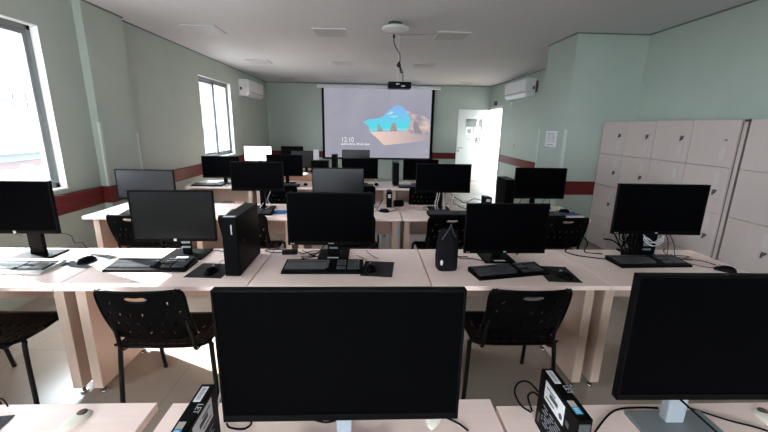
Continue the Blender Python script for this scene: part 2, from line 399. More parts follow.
tag(cb.build('ceiling_cable', 'ink'), 'thin grey cable running to the right along the ceiling from the projector', 'cable')

# air conditioners
def aircon(x, y0, y1, z, side, lab):
    t = thing('air_conditioner', lab, 'air conditioner', (x, (y0+y1)/2, z))
    t.scale = (1, 1, 1.28)
    L = (y1-y0)/2; s = side
    prof = [(0, 0), (.19, .0), (.225, .05), (.225, .24), (.20, .285), (0, .285)]
    b = MB(); b.prism([Vector((s*px, -L, pz)) for px, pz in prof], (0, 2*L, 0)); b.build('body', 'white', t)
    b = MB(); xx = sorted((s*.225, s*.235)); b.box(xx[0], xx[1], -L+.01, L-.01, .075, .27, bev=.003); b.build('front_panel', 'white', t)
    b = MB(); b.prism([Vector((s*px, -L+.03, pz)) for px, pz in [(.15, -.004), (.235, .045), (.242, .035), (.16, -.018)]], (0, 2*L-.06, 0)); b.build('air_flap', 'white', t)
    b = MB(); xx = sorted((s*.226, s*.230)); b.box(xx[0], xx[1], -L+.02, L-.02, .058, .072); b.build('air_slot', 'ink', t)
    b = MB(); xx = sorted((s*.03, s*.07)); b.box(xx[0], xx[1], -L-.02, -L, .10, .15, bev=.003); b.build('side_clip', 'ink_dark', t)
    return t
aircon(XL, 9.13, 10.33, 2.235, 1, 'white wall air conditioner on the left wall above the far window')
aircon(XR, 8.38, 9.66, 2.30, -1, 'white wall air conditioner on the right wall above the door side')
t = thing('cable_cover', 'dark bracket at the near end of the right hand air conditioner', 'bracket', (XR, 8.30, 2.36))
MB().box(-.03, 0, -.03, .03, 0, .24, bev=.004).box(-.045, 0, -.045, .0, .08, .16, bev=.004).build('bracket_body', 'ink_dark', t)
tag(MB().box(XR-.03, XR, 10.85, 11.05, 2.22, 2.34, bev=.005).build('door_sign', 'ink_dark'), 'small dark sign box above the doorway', 'sign')
tag(MB().box(XR-.02, XR, 9.66, 9.74, 2.13, 2.24, bev=.006).build('sensor', 'white'), 'small white sensor on the wall under the right air conditioner', 'sensor')
t = thing('light_switch', 'grey light switch plate on the right wall beside the doorway', 'switch', (XR, 9.3, 1.10))
MB().box(-.012, 0, -.05, .05, 0, .13, bev=.003).build('plate', 'plate', t); MB().box(-.018, -.012, -.02, .02, .03, .10, bev=.002).build('rocker', 'ink', t)
t = thing('wall_notice', 'printed white notice sheet taped on the side of the square pillar', 'notice', (2.679, 5.45, 1.33))
MB().box(-.003, 0, -.165, .165, 0, .225).build('sheet', 'paper', t)
b = MB(); b.box(-.005, -.003, -.10, .10, .185, .195)
for k in range(7):
    b.box(-.0045, -.003, -.12, -.01, .165-.017*k, .171-.017*k); b.box(-.0045, -.003, .02, .12-.02*(k % 2), .165-.017*k, .171-.017*k)
b.box(-.0045, -.003, -.10, .11, .022, .034)
b.build('printed_lines', 'ink', t)

# ------------------------------------------------------------------ projection screen
YS = 11.36
t = thing('projection_screen', 'large projection screen showing a lock picture of a sea cave', 'projection screen', (.25, YS, .60))
def L2(pts, dy): return [Vector((x-.25, -dy, z-.60)) for x, z in pts]
MB().box(-1.80, 1.84, -.03, .08, 2.055, 2.145, bev=.008).build('housing', 'white', t)
b = MB(); b.box(-1.66, -1.60, 0, .006, .05, 2.055)
b.box(1.585, 1.66, 0, .006, .05, 2.055)
for k in range(30):
    z = .08+k*.066
    b.prism([Vector((-1.66, 0, z)), Vector((-1.685, 0, z+.03)), Vector((-1.66, 0, z+.06))], (0, .006, 0))
    b.prism([Vector((1.66, 0, z)), Vector((1.685, 0, z+.03)), Vector((1.66, 0, z+.06))], (0, .006, 0))
b.build('side_border', 'black', t)
MB().box(-1.69, 1.69, -.015, .02, .0, .05, bev=.006).build('bottom_bar', 'black', t)
img = MB().box(-1.60, 1.585, 0, .004, .05, 2.055).build('picture', emit('projected_grey', srgb(163, 162, 178), .95, srgb(172, 171, 184), noise=1.2), t)
def piece(name, pts, dy, m): return MB().prism(L2(pts, dy), (0, .0015, 0)).build(name, m, img)
piece('cave_sky', [(-.216, 1.696), (-.023, 1.785), (.2, 1.81), (.364, 1.856), (.48, 1.97), (.581, 2.073), (.70, 2.15), (.799, 2.209), (.9, 2.19), (.966, 2.159), (1.06, 2.09), (1.108, 2.029), (1.17, 1.95), (1.208, 1.87), (1.22, 1.75), (1.205, 1.655), (1.125, 1.49), (.007, 1.419), (-.01, 1.50), (-.038, 1.581), (-.10, 1.64)], .002,
      emit('sky_turquoise', srgb(90, 225, 235), 1.0, srgb(140, 190, 245), 'Z', .95, 1.5))
piece('cloud', [(.50, 1.93), (.58, 1.99), (.66, 2.03), (.70, 1.98), (.62, 1.94)], .004, emit('cloud_white', srgb(195, 228, 248), 1.0))
piece('cloud', [(.55, 1.86), (.66, 1.90), (.80, 1.90), (.88, 1.87), (.70, 1.85)], .004, emit('cloud_pale', srgb(165, 222, 242), 1.0))
piece('sea', [(-.033, 1.50), (1.19, 1.53), (1.136, 1.47), (.007, 1.424)], .004, emit('sea_blue', srgb(120, 195, 230), 1.0, srgb(170, 230, 240), 'Z', .82, .93))
piece('sand', [(.007, 1.419), (.5, 1.435), (1.0, 1.45), (1.124, 1.49), (1.409, 1.385), (1.80, 1.402), (1.81, 1.199), (1.2, 1.11), (.432, 1.03), (.34, 1.12), (.232, 1.231), (.10, 1.33)], .005, emit('sand_peach', srgb(246, 216, 204), .95, srgb(178, 168, 176), 'X', .0, 1.55))
piece('rock', [(1.08, 2.028), (1.16, 2.04), (1.277, 1.951), (1.40, 1.95), (1.613, 1.904), (1.70, 1.84), (1.797, 1.799), (1.816, 1.381), (1.55, 1.36), (1.411, 1.353), (1.2, 1.43), (1.125, 1.463), (1.17, 1.56), (1.215, 1.655), (1.225, 1.75), (1.208, 1.87), (1.15, 1.96)], .006, emit('cave_rock', srgb(232, 208, 198), .95, srgb(168, 158, 168), noise=4.5))
piece('rock_wedge', [(1.33, 1.80), (1.40, 1.72), (1.52, 1.52), (1.60, 1.40), (1.36, 1.39), (1.30, 1.58)], .008, emit('rock_grey', srgb(158, 148, 160), .95))
piece('sea_stack', [(.219, 1.444), (.239, 1.639), (.283, 1.661), (.318, 1.575), (.385, 1.533), (.387, 1.435)], .007, emit('stack_brown', srgb(130, 165, 178), .95, srgb(165, 175, 178), noise=9))
piece('sea_stack', [(.60, 1.45), (.630, 1.56), (.661, 1.673), (.738, 1.712), (.78, 1.66), (.797, 1.605), (.83, 1.453)], .007, emit('stack_tan', srgb(150, 155, 165), .95, srgb(185, 168, 165), noise=9))
def text(body, size, x, z, parent, name, m, loc=None, rot=(PI/2, 0, 0), extrude=.0008, label=None, bold=0, align='LEFT', sx=1):
    c = bpy.data.curves.new(name, 'FONT'); c.body = body; c.size = size; c.extrude = extrude; c.offset = bold; c.align_x = align
    tmp = bpy.data.objects.new(name+'_tmp', c); COL.objects.link(tmp)
    bpy.context.view_layer.update()
    dg = bpy.context.evaluated_depsgraph_get()
    me = bpy.data.meshes.new_from_object(tmp.evaluated_get(dg)); bpy.data.objects.remove(tmp)
    me.materials.clear(); me.materials.append(M[m] if isinstance(m, str) else m)
    o = bpy.data.objects.new(name, me); COL.objects.link(o); o.parent = parent
    o.location = loc if loc else (x, 0, z); o.rotation_euler = rot; o.scale = (sx, 1, 1)
    if label: o['label'] = label
    return o
wt = emit('projected_white', (1, 1, 1, 1), 1.15)
text('12:10', .205, 0, 0, img, 'clock_digits', wt, loc=(-.86-.25, -.006, 1.112-.60), bold=-.003, sx=.84)
text('quarta-feira, 28 de maio', .092, 0, 0, img, 'date_text', wt, loc=(-.87-.25, -.006, 1.025-.60), bold=.0, sx=.98)
MB().box(1.47, 1.485, -.006, -.004, .27, .285).box(1.50, 1.512, -.006, -.004, .27, .282).build('corner_icon', wt, img)

# ------------------------------------------------------------------ lockers
def locker(y0, y1, ncol, lab, keys):
    H_ = 1.69; X0 = 3.20; t = thing('locker_cabinet', lab, 'locker', (X0, y0, 0))
    L = y1-y0; n = 4; z0 = .02; th = .022
    b = MB(); b.box(.004, .42, 0, .035, 0, H_); b.box(.004, .42, L-.02, L, 0, H_); b.box(.004, .42, 0, L, H_-.02, H_); b.box(.004, .42, 0, L, 0, .02); b.box(.40, .42, 0, L, 0, H_)
    b.build('body', 'locker', t)
    MB().box(.02, .40, .035, L-.02, .02, H_-.02).build('gap_shade_core', 'locker_gap', t)  # solid dark core; its colour stands for shade in the door gaps
    ys = .038; cw = (L-ys)/ncol; rh = (H_-.01)/n
    for c in range(ncol):
        for r_ in range(n):
            a, bb = ys+c*cw+.002, ys+(c+1)*cw-.002; za, zb = .01+r_*rh+.002, .01+(r_+1)*rh-.002
            d = MB().box(-.018, .0, a, bb, za, zb, bev=.0015).build('door', 'locker', t)
            yy = a+.10; zz = (za+zb)/2+(.03 if r_ == 3 else -.02)
            k = MB(); k.cyl((-.018, yy, zz), (-.030, yy, zz), .011, seg=14)
            if (c, r_) in keys:
                k.box(-.042, -.030, yy-.003, yy+.003, zz-.008, zz+.008); k.box(-.044, -.040, yy-.04, yy, zz+.012, zz+.028); k.box(-.038, -.034, yy-.007, yy+.007, zz-.026, zz-.008)
            k.build('lock', 'ink_dark' if (c, r_) in keys else 'ink', d)
            zc = zz-.12 if r_ == 3 else zz+.12
            if r_ < 3 and c == 0: zc = zz+.13
            MB().box(-.0205, -.018, a+.075, a+.135, zc-.055, zc+.055).build('label_plate', 'plate', d)
    return t
locker(3.09, 5.04, 4, 'tall pinkish white locker cabinet with small doors beside the pillar', {(1, 3), (2, 3), (3, 3), (0, 2), (2, 2), (3, 2), (0, 1), (3, 1), (1, 1), (0, 0)})
locker(2.09, 3.05, 2, 'pinkish white locker cabinet cut off by the right edge of the photo', {(1, 1)})

# ------------------------------------------------------------------ desks
DT = .74
def desk(x0, x1, y0, y1, lab, grom=True, group=None):
    t = thing('desk', lab, 'desk', ((x0+x1)/2, y0, 0), 0, group)
    hw = (x1-x0)/2; D = y1-y0
    MB().box(-hw+.003, hw-.003, 0, D, DT-.026, DT, bev=.0012).build('desk_top', 'desk', t)
    for s in (-1, 1):
        a = sorted((s*(hw-.03), s*(hw-.085)))
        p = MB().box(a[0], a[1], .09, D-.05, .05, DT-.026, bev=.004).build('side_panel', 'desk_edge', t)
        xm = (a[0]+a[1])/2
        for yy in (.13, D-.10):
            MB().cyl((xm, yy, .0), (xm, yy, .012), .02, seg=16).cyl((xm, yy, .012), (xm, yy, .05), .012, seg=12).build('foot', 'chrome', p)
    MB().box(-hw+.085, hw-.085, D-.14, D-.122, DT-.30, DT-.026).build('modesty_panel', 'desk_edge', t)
    if grom:
        gx = hw-.197; gy = D-.072
        g = MB(); q = bmesh.new()
        bmesh.ops.create_uvsphere(q, u_segments=28, v_segments=12, radius=1)
        for v in q.verts:
            v.co = Vector((v.co.x*.024*(1+.25*v.co.y), v.co.y*.048, max(v.co.z, 0)*.014))
        for f_ in q.faces: f_.smooth = True
        for v in q.verts: v.co = Matrix.Rotation(-.30, 3, 'Z') @ v.co + Vector((gx, gy, DT))
        g.merge(q); go = g.build('cable_grommet', 'cream', t)
        h = MB(); q = bmesh.new(); bmesh.ops.create_uvsphere(q, u_segments=20, v_segments=10, radius=1)
        for v in q.verts: v.co = Vector((v.co.x*.013, v.co.y*.014, v.co.z*.005))
        R_ = Matrix.Rotation(-.30, 3, 'Z')
        for f_ in q.faces: f_.smooth = True
        for v in q.verts: v.co = R_ @ (v.co+Vector((0, .024, .0120))) + Vector((gx, gy, DT))
        h.merge(q); h.build('grommet_hole', 'dark_hole', go)
    return t
desk(-1.647, -.648, .375, .992, 'nearest row desk at the lower left with a cream cable grommet')
desk(-.604, .392, .372, .988, 'nearest row desk in the middle, under the big front monitor')
desk(.396, 1.400, .335, .957, 'nearest row desk at the lower right under the silver stand')
for a, b, lab in [(-2.648, -1.651, 'second row desk at the far left, with the pale keyboard'), (-1.649, -.653, 'second row desk, second from the left, holding the tall black tower'),
                  (-.651, .343, 'second row desk in the middle, holding the monitor behind the big front one'), (.345, 1.349, 'second row desk carrying the black cloth bag'), (1.351, 2.350, 'second row desk at the right, in front of the lockers')]:
    desk(a, b, 1.84, 2.462, lab, False)
for a, b, lab in [(-2.62, -1.692, 'third row desk at the far left, by the wall column'), (-1.688, -.722, 'third row desk second from the left, behind the tall tower'),
                  (-.718, .308, 'third row desk in the middle, with the small upright mini computer'), (.312, 1.248, 'third row desk right of centre, with the pale wire bunch under its monitor'), (1.252, 2.14, 'third row desk at the right end, holding a tower')]:
    desk(a, b, 3.35, 3.98, lab, False)
for a, b, lab in [(-2.53, -1.622, 'fourth row desk at the left end, beside the far window'), (-1.618, -.672, 'fourth row desk second from the left'), (-.668, .288, 'fourth row desk in the middle'), (.292, 1.20, 'fourth row desk at the right end, holding a slim upright tower')]:
    desk(a, b, 5.08, 5.72, lab, False)
for a, b, lab in [(-2.50, -1.602, 'fifth row desk at the left end, under the lit white monitor'), (-1.598, -.702, 'fifth row desk in the middle'), (-.698, .15, 'fifth row desk at the right end, in front of the screen')]:
    desk(a, b, 6.48, 7.10, lab, False)
desk(-2.30, -1.20, 8.02, 8.64, 'farthest desk, in front of the left side of the far wall', False)

# ------------------------------------------------------------------ chairs
def perforated(w, h, nx, ny, inside, slots, hole=None, shape=None, thick=.006):
    """grid sheet with removed cells; shape(u,v)->Vector"""
    bm = bmesh.new(); V = {}
    for j_ in range(ny+1):
        for i in range(nx+1):
            x = -w/2+w*i/nx; y = h*j_/ny
            if hole:
                cx, cy, rx, ry = hole; dx, dy = (x-cx)/rx, (y-cy)/ry; rr = math.hypot(dx, dy)
                if .72 < rr < 1.3: x, y = cx+dx/rr*rx, cy+dy/rr*ry
            V[i, j_] = (x, y)
    vs = {k: bm.verts.new(shape(*p)) for k, p in V.items()}
    for j_ in range(ny):
        for i in range(nx):
            cx_ = -w/2+w*(i+.5)/nx; cy_ = h*(j_+.5)/ny
            if hole:
                cx, cy, rx, ry = hole
                if math.hypot((cx_-cx)/rx, (cy_-cy)/ry) < .97: continue
            if (i, j_) in slots: continue
            if not inside(cx_, cy_): continue
            f = bm.faces.new((vs[i, j_], vs[i+1, j_], vs[i+1, j_+1], vs[i, j_+1])); f.smooth = True
    for v in [v for v in bm.verts if not v.link_faces]: bm.verts.remove(v)
    bmesh.ops.recalc_face_normals(bm, faces=bm.faces[:])
    r_ = bmesh.ops.solidify(bm, geom=bm.faces[:], thickness=thick)
    return bm
def make_chair():
    t = thing('chair', '', 'chair')
    # backrest
    w, h = .41, .31; nx, ny = 60, 30
    slots = set()
    rnd = random.Random(3)
    for r_, j0 in enumerate((4, 10, 16, 22)):
        for k in range(7):
            i0 = 6+k*8+(3 if r_ % 2 else 0)
            if i0 > nx-5 or (j0 == 22 and 16 < i0 < 42): continue
            if rnd.random() < .5:
                for q in range(2): slots.add((i0, j0+q))
            else:
                for q in range(2): slots.add((i0+q, j0+q))
    def bshape(x, y):
        v = y/h; z = .512+y*.99; taper = 1.0
        yb = -.018-.105*v-.015*math.sin(v*PI)
        return Vector((x*taper, yb+.9*x*x, z))
    def inside(x, y):
        cx, cy = abs(x)-(w/2-.03), abs(y-h/2)-(h/2-.03)
        return not (cx > 0 and cy > 0 and math.hypot(cx, cy) > .032)
    mb = MB(); mb.merge(perforated(w, h, nx, ny, inside, slots, (0, h-.040, .055, .014), bshape)); mb.build('backrest', 'chair', t)
    rim = MB(); pts = []
    for s in (-1, 1):
        rim.tube([bshape(s*(w/2-.004), .02)+Vector((0, .004, 0)), bshape(s*(w/2-.004), h*.5)+Vector((0, .004, 0)), bshape(s*(w/2-.004), h-.03)+Vector((0, .004, 0)), bshape(s*(w/2-.035), h-.002)+Vector((0, .004, 0))], .009)
    rim.tube([bshape(-w/2+.035, h-.002), bshape(-.1, h), bshape(0, h), bshape(.1, h), bshape(w/2-.035, h-.002)], .006)
    rim.build('backrest_rim', 'chair', t)
    # seat
    w2, h2 = .46, .43
    def sshape(x, y):
        v = y/h2; z = .455-.018*math.sin(v*PI)+.10*x*x
        if v > .82: z -= (v-.82)**2*1.1
        if v < .12: z += (.12-v)*.12
        return Vector((x, y, z))
    def inside2(x, y):
        cx, cy = abs(x)-(w2/2-.05), abs(y-h2/2)-(h2/2-.05)
        return not (cx > 0 and cy > 0 and math.hypot(cx, cy) > .052)
    slots = set()
    for j0 in (3, 9, 15, 21):
        for k in range(8): slots.add((4+k*5, j0)); slots.add((4+k*5, j0+1))
    mb = MB(); mb.merge(perforated(w2, h2, 44, 40, inside2, slots, None, sshape, .008)); mb.build('seat', 'chair', t)
    lip = MB(); e_ = []
    for k in range(33):
        a = 2*PI*k/32; sx = math.copysign(abs(math.cos(a))**.35, math.cos(a)); sy = math.copysign(abs(math.sin(a))**.35, math.sin(a))
        e_.append(sshape(sx*(w2/2-.004), h2/2+sy*(h2/2-.004))+Vector((0, 0, -.008)))
    lip.tube(e_, .010, smooth=0); lip.build('seat_rim', 'chair', t)
    # frame
    for s in (-1, 1):
        MB().tube([(s*.18, .12, .435), (s*.232, .085, .425), (s*.241, .07, .38), (s*.262, .04, .0)], .0125, smooth=5).build('leg', 'tube', t)
        MB().tube([(s*.18, .34, .435), (s*.232, .38, .425), (s*.241, .395, .38), (s*.262, .475, .0)], .0125, smooth=5).build('leg', 'tube', t)
        MB().tube([(s*.182, .10, .432), (s*.186, .03, .433), (s*.188, .005, .46), (s*.186, -.005, .52), (s*.178, -.035, .64)], .011, smooth=5).build('back_support', 'tube', t)
        MB().tube([(s*.182, .08, .432), (s*.182, .36, .432)], .011, smooth=0).build('side_rail', 'tube', t)
    MB().tube([(-.18, .12, .425), (.18, .12, .425)], .010, smooth=0).build('cross_bar', 'tube', t)
    MB().tube([(-.18, .34, .425), (.18, .34, .425)], .010, smooth=0).build('cross_bar', 'tube', t)
    return t
c0 = make_chair()
CH = [(-1.085, 1.72, .0, 'black perforated plastic chair at the second row, left of the big front monitor'),
      (.80, 1.72, -.0, 'black perforated plastic chair at the second row, right of the big front monitor'),
      (-2.075, 1.74, -.0, 'black plastic chair cut off by the left edge, at the second row'),
      (-2.03, 3.2, 0, 'black plastic chair at the third row, far left behind the second monitor'),
      (-1.095, 3.2, 0, 'black plastic chair at the third row, behind the tall tower'),
      (-.155, 3.2, 0, 'black plastic chair at the third row, hidden mostly by the middle monitor'),
      (.72, 3.21, .08, 'black plastic chair at the third row, behind the black cloth bag'),
      (1.765, 3.2, 0, 'black plastic chair at the third row, right end in front of the lockers'),
      (-1.15, 4.84, 0, 'black plastic chair at the fourth row, left of centre'),
      (-.13, 4.84, 0, 'black plastic chair at the fourth row, mostly behind a grey sheen monitor'),
      (.735, 4.82, 0, 'black plastic chair at the fourth row, right end below a wide monitor')]
for i, (x, y, rz, lab) in enumerate(CH):
    c = c0 if i == 0 else copy_tree(c0)
    c.location = (x, y, 0); c.rotation_euler = (0, 0, rz); c['label'] = lab; c['group'] = 'black perforated chairs'

# ------------------------------------------------------------------ monitors
def monitor(x, y, W, zb, zt, by, bw, bd, lab, rz=0, base='black', neck='black', neckw=.05, scr='screen', logo=None, stickers=False, chin=.022, led=False, neckx=0, btype='rect', bz=.009):
    """x,y: panel centre; zb/zt: bottom/top height; by: y of the base centre"""
    t = thing('monitor', lab, 'monitor', (x, y, DT), rz)
    b0, t0 = zb-DT, zt-DT; hw = W/2; D = .030
    # shell: front frame + tapering back
    s = MB(); s.box(-hw, hw, .0, .018, b0, t0, bev=.003)
    q = bmesh.new(); bmesh.ops.create_cube(q, size=1)
    for v in q.verts:
        k = 1 if v.co.y < 0 else .62
        v.co = Vector((v.co.x*(W-.01)*k, .018 if v.co.y < 0 else .050, (b0+t0)/2+v.co.z*(t0-b0-.01)*k))
    s.merge(q); s.build('housing', 'black', t)
    f = MB(); f.box(-hw, -hw+bz, -.004, .001, b0, t0, bev=.0015); f.box(hw-bz, hw, -.004, .001, b0, t0, bev=.0015)
    f.box(-hw, hw, -.004, .001, t0-bz, t0, bev=.0015); f.box(-hw, hw, -.005, .001, b0, b0+chin, bev=.0015)
    f.build('bezel', 'black', t)
    MB().box(-hw+bz, hw-bz, -.0015, .0, b0+chin, t0-bz).build('screen', scr, t)
    if logo == 'square': MB().box(-.008, .008, -.0065, -.005, b0+.003, b0+.019).build('logo', 'silver_ink', t)
    elif logo == 'wide': MB().box(-.017, .017, -.0065, -.005, b0+.009, b0+.014).build('logo', 'silver_ink', t)
    elif logo == 'oval': MB().ball((0, -.0055, b0+.011), .010, .0015, .0045).build('logo', 'silver_ink', t)
    if led: MB().box(-hw+.015, -hw+.024, -.0065, -.005, b0+.007, b0+.012).box(-hw+.028, -hw+.038, -.0065, -.005, b0+.007, b0+.012).build('marking', 'silver_ink', t)
    dy = by-y
    n = MB(); ny_ = max(.055, min(dy, .16)) if dy > .06 else .10
    n.box(neckx-neckw/2, neckx+neckw/2, ny_-.012, ny_+.018, .01, (b0+t0)/2+.03, bev=.004)
    n.box(neckx-.04, neckx+.04, .045, ny_, (b0+t0)/2-.04, (b0+t0)/2+.04, bev=.003)
    n.build('neck', neck, t)
    if neck == 'black' and stickers: MB().box(neckx-.028, neckx+.028, ny_-.014, ny_-.012, .055, .066).box(neckx-.028, neckx+.028, ny_-.014, ny_-.012, .085, .11).build('neck_trim', 'grey_base', t)
    b = MB(); yc = dy
    if btype == 'rect': b.box(neckx-bw/2, neckx+bw/2, yc-bd/2, yc+bd/2, 0, .012, bev=.004)
    else:
        b.prism([Vector((neckx-bw/2, yc-bd/2, 0)), Vector((neckx+bw/2, yc-bd/2, 0)), Vector((neckx+bw*.42, yc+bd/2, 0)), Vector((neckx-bw*.42, yc+bd/2, 0))], (0, 0, .010))
    bo = b.build('base', base, t)
    if stickers: MB().box(neckx-.035, neckx+.035, yc-bd/2+.012, yc-bd/2+.032, .012, .0130).build('label_sticker', 'paper', bo)
    return t
# nearest row
monitor(-.062, .75, .562, .891, 1.230, .755, .26, .18, 'largest black monitor in the foreground, centre left, its screen off', base='grey_base', neck='silver', neckw=.042, chin=.018, neckx=-.003, bz=.006)
monitor(.908, .78, .545, .908, 1.250, .835, .235, .165, 'large black monitor at the lower right on a silver stand', base='grey_base', neck='silver', neckw=.054, chin=.018, neckx=-.012, rz=-.015, bz=.006)
# second row
monitor(-2.120, 2.20, .505, .921, 1.240, 2.32, .24, .19, 'black monitor cut off by the left edge of the photo, second row', neckw=.085, logo='square', chin=.024)
monitor(-1.184, 2.20, .492, .876, 1.192, 2.33, .25, .20, 'black monitor left of the tall tower, reflecting pale light low on its screen', scr='screen_soft', logo='square', stickers=True, rz=.02, chin=.018)
monitor(-.232, 2.16, .522, .869, 1.195, 2.33, .20, .20, 'black monitor of the second row directly behind the biggest one', neckw=.08, logo='wide', stickers=True, led=True)
monitor(.842, 2.14, .512, .825, 1.141, 2.28, .20, .20, 'low black monitor to the right of the black cloth bag', logo='oval', stickers=True, led=True, rz=.01)
monitor(1.798, 2.15, .556, .948, 1.266, 2.37, .20, .18, 'black monitor in front of the lockers, wires bundled at its neck', neckw=.12, logo='oval', stickers=True, led=True, rz=-.035, neckx=.075)
# third row
monitor(-2.110, 3.52, .538, .868, 1.153, 3.66, .24, .19, 'dark monitor with a bluish sheen in front of the wall column', scr='screen_grey', logo=None)
monitor(-1.090, 3.60, .505, .947, 1.230, 3.74, .22, .19, 'monitor of the third row seen above the tall black tower')
monitor(-.306, 3.60, .508, .900, 1.182, 3.74, .22, .19, 'grey sheen monitor rising just behind the middle second row monitor', scr='screen_grey')
monitor(.733, 3.60, .546, .947, 1.233, 3.78, .22, .19, 'wide black monitor of the third row left of the open door', neckw=.06)
monitor(1.712, 3.60, .516, .894, 1.206, 3.74, .22, .19, 'black monitor beside the third row tower, in front of the pillar', rz=-.02)
# fourth row
monitor(-2.097, 5.28, .518, .836, 1.142, 5.42, .22, .19, 'black monitor in front of the far window, fourth row left end')
monitor(-1.203, 5.28, .508, .870, 1.174, 5.42, .22, .19, 'black fourth row monitor whose top covers the corner of the lit white one')
monitor(-.137, 5.28, .515, .845, 1.136, 5.42, .22, .19, 'brownish black fourth row monitor just under the projected clock')
monitor(.738, 5.28, .508, .833, 1.130, 5.42, .22, .19, 'fourth row monitor peeking out left of the wide third row monitor')
# fifth and farthest rows
monitor(-2.016, 6.80, .500, .935, 1.208, 6.92, .22, .19, 'monitor with a glowing white screen near the far left corner', scr='lit_white', chin=.008)
monitor(-1.178, 6.80, .495, .821, 1.132, 6.92, .22, .19, 'fifth row dark monitor with a white sheet at its right side', scr='screen_grey')
monitor(-.250, 6.80, .505, .835, 1.160, 6.92, .22, .19, 'farthest central monitor, its top overlapping the projected picture', scr='screen_grey')
monitor(-1.700, 8.25, .485, .815, 1.130, 8.38, .22, .19, 'small looking monitor on the farthest desk near the left corner')
tag(MB().box(-1.02, -.92, 6.793, 6.796, .93, 1.155).build('paper_sheet', 'paper'), 'white paper sheet hung on the right side of a fifth row monitor', 'paper')

# ------------------------------------------------------------------ keyboards
def keyboard(x, y, rz, lab, w=.445, d=.155, case='black', key='key', detail=True):
    t = thing('keyboard', lab, 'keyboard', (x, y, DT), rz)
    c = MB(); c.prism([Vector((-w/2, -d/2, 0)), Vector((-w/2, d/2, 0)), Vector((-w/2, d/2, .028)), Vector((-w/2, -d/2, .013))], (w, 0, 0)); c.build('case', case, t)
    k = MB(); k.prism([Vector((-w/2+.008, -.054, .010)), Vector((-w/2+.008, .068, .010)), Vector((-w/2+.008, .068, .0135+(.068+d/2)/d*.015)), Vector((-w/2+.008, -.054, .0135+(-.054+d/2)/d*.015))], (w-.016, 0, 0), 1)
    rows = [(.058, 1), (.028, 1), (.010, 1), (-.008, 1), (-.026, 1), (-.044, 1)]
    cols = [(-w/2+.012, 14), (w/2-.158, 3), (w/2-.094, 4)]
    for (ry, _) in rows:
        zt_ = .013+(ry+d/2)/d*.015
        for (cx, n) in cols:
            if ry == -.044 and n == 14:
                x0 = cx
                for wd in (.022, .018, .018, .105, .018, .018, .018, .022):
                    k.box(x0, x0+wd-.003, ry-.0075, ry+.0075, zt_-.004, zt_+.0065); x0 += wd+.0005
                continue
            if n == 3 and ry in (-.008,): continue
            pitch = .0183 if n == 14 else .0185
            for q in range(n):
                x0 = cx+q*pitch
                k.box(x0, x0+.0155, ry-.0075, ry+.0075, zt_-.004, zt_+.0065)
    k.build('key_field', [key, 'case'], t)
    return t
keyboard(-2.06, 2.09, -.02, 'pale grey keyboard at the left edge, second row', w=.44, case='kb_light', key='key_light', d=.18)
keyboard(-1.30, 2.12, .0, 'black keyboard with tall keys on the white desk left of the black mouse pad', w=.47, d=.165)
keyboard(-.272, 2.095, 0, 'black keyboard below the middle second row monitor', w=.475, d=.175)
keyboard(.835, 2.03, .20, 'black slanted keyboard in front of the low monitor beside the bag', w=.455, d=.15)
keyboard(1.82, 2.195, .04, 'black keyboard in front of the locker side monitor', w=.475, d=.165)
keyboard(.775, 3.50, 0, 'black keyboard of the third row below the pale wire bunch', w=.40, d=.14)
keyboard(-1.14, 3.50, 0, 'black keyboard on the third row behind the tall tower', w=.42, d=.13)
keyboard(1.72, 3.50, 0, 'black keyboard of the third row right end', w=.42, d=.14)
keyboard(-2.25, 5.18, 0, 'black keyboard on the fourth row left desk by the window', w=.42, d=.14)
keyboard(-1.20, 5.17, 0, 'black keyboard on the fourth row, left of centre', w=.42, d=.14)
keyboard(-.14, 5.19, 0, 'black keyboard on the fourth row below the projected clock', w=.40, d=.14)
keyboard(.62, 5.18, 0, 'black keyboard on the fourth row right end desk', w=.40, d=.14)
keyboard(-2.10, 3.44, 0, 'black keyboard on the third row far left desk', w=.42, d=.13)

# ------------------------------------------------------------------ mouse pads and mice
def pad(x, y, rz, lab, w=.21, d=.22, m='pad'):
    o = MB().box(-w/2, w/2, -d/2, d/2, 0, .003, bev=.001).build('mouse_pad', m, None, (x, y, DT), rz)
    return tag(o, lab, 'mouse pad')
def mouse(x, y, rz, lab, z=DT, cord=None, m='black'):
    t = thing('computer_mouse', lab, 'mouse', (x, y, z), rz)
    b = MB(); q = bmesh.new(); bmesh.ops.create_uvsphere(q, u_segments=24, v_segments=14, radius=1)
    for f_ in q.faces: f_.smooth = True
    for v in q.verts:
        yy = v.co.y; v.co = Vector((v.co.x*.031*(1-.12*yy), yy*.056, max(v.co.z, -.05)*.034*(1-.22*yy)+.0018))
    b.merge(q); b.build('shell', m, t)
    MB().cyl((-.004, .030, .028), (.004, .030, .028), .008, seg=12).build('scroll_wheel', 'ink', t)
    if cord:
        pts = [(0, .054, .010)]+[tuple(p) for p in cord]
        MB().tube(pts, .0018).build('cord', 'black', t)
    return t
pad(-1.735, 2.215, -.22, 'grey mouse pad on the bright desk at the left, second row', .20, .21, 'pad_grey')
mouse(-1.735, 2.20, -.3, 'black mouse on the grey pad of the bright left desk', DT+.003, [(.01, .10, .003), (.03, .16, .003)])
pad(-.925, 2.06, -.08, 'black mouse pad beside the foot of the tall tower', .215, .215)
mouse(-.912, 2.025, -.1, 'shiny black mouse on the pad beside the tall tower', DT+.003, [(.0, .10, .004), (-.02, .16, .01), (.03, .24, .004), (.10, .30, .002)])
pad(.055, 2.09, -.12, 'black mouse pad right of the middle keyboard', .185, .24)
mouse(.010, 2.072, .1, 'black mouse right of the middle keyboard', DT+.003, [(.0, .10, .003), (-.02, .18, .002), (-.07, .26, .002)])
pad(1.125, 2.01, -.10, 'black mouse pad right of the slanted keyboard', .19, .24)
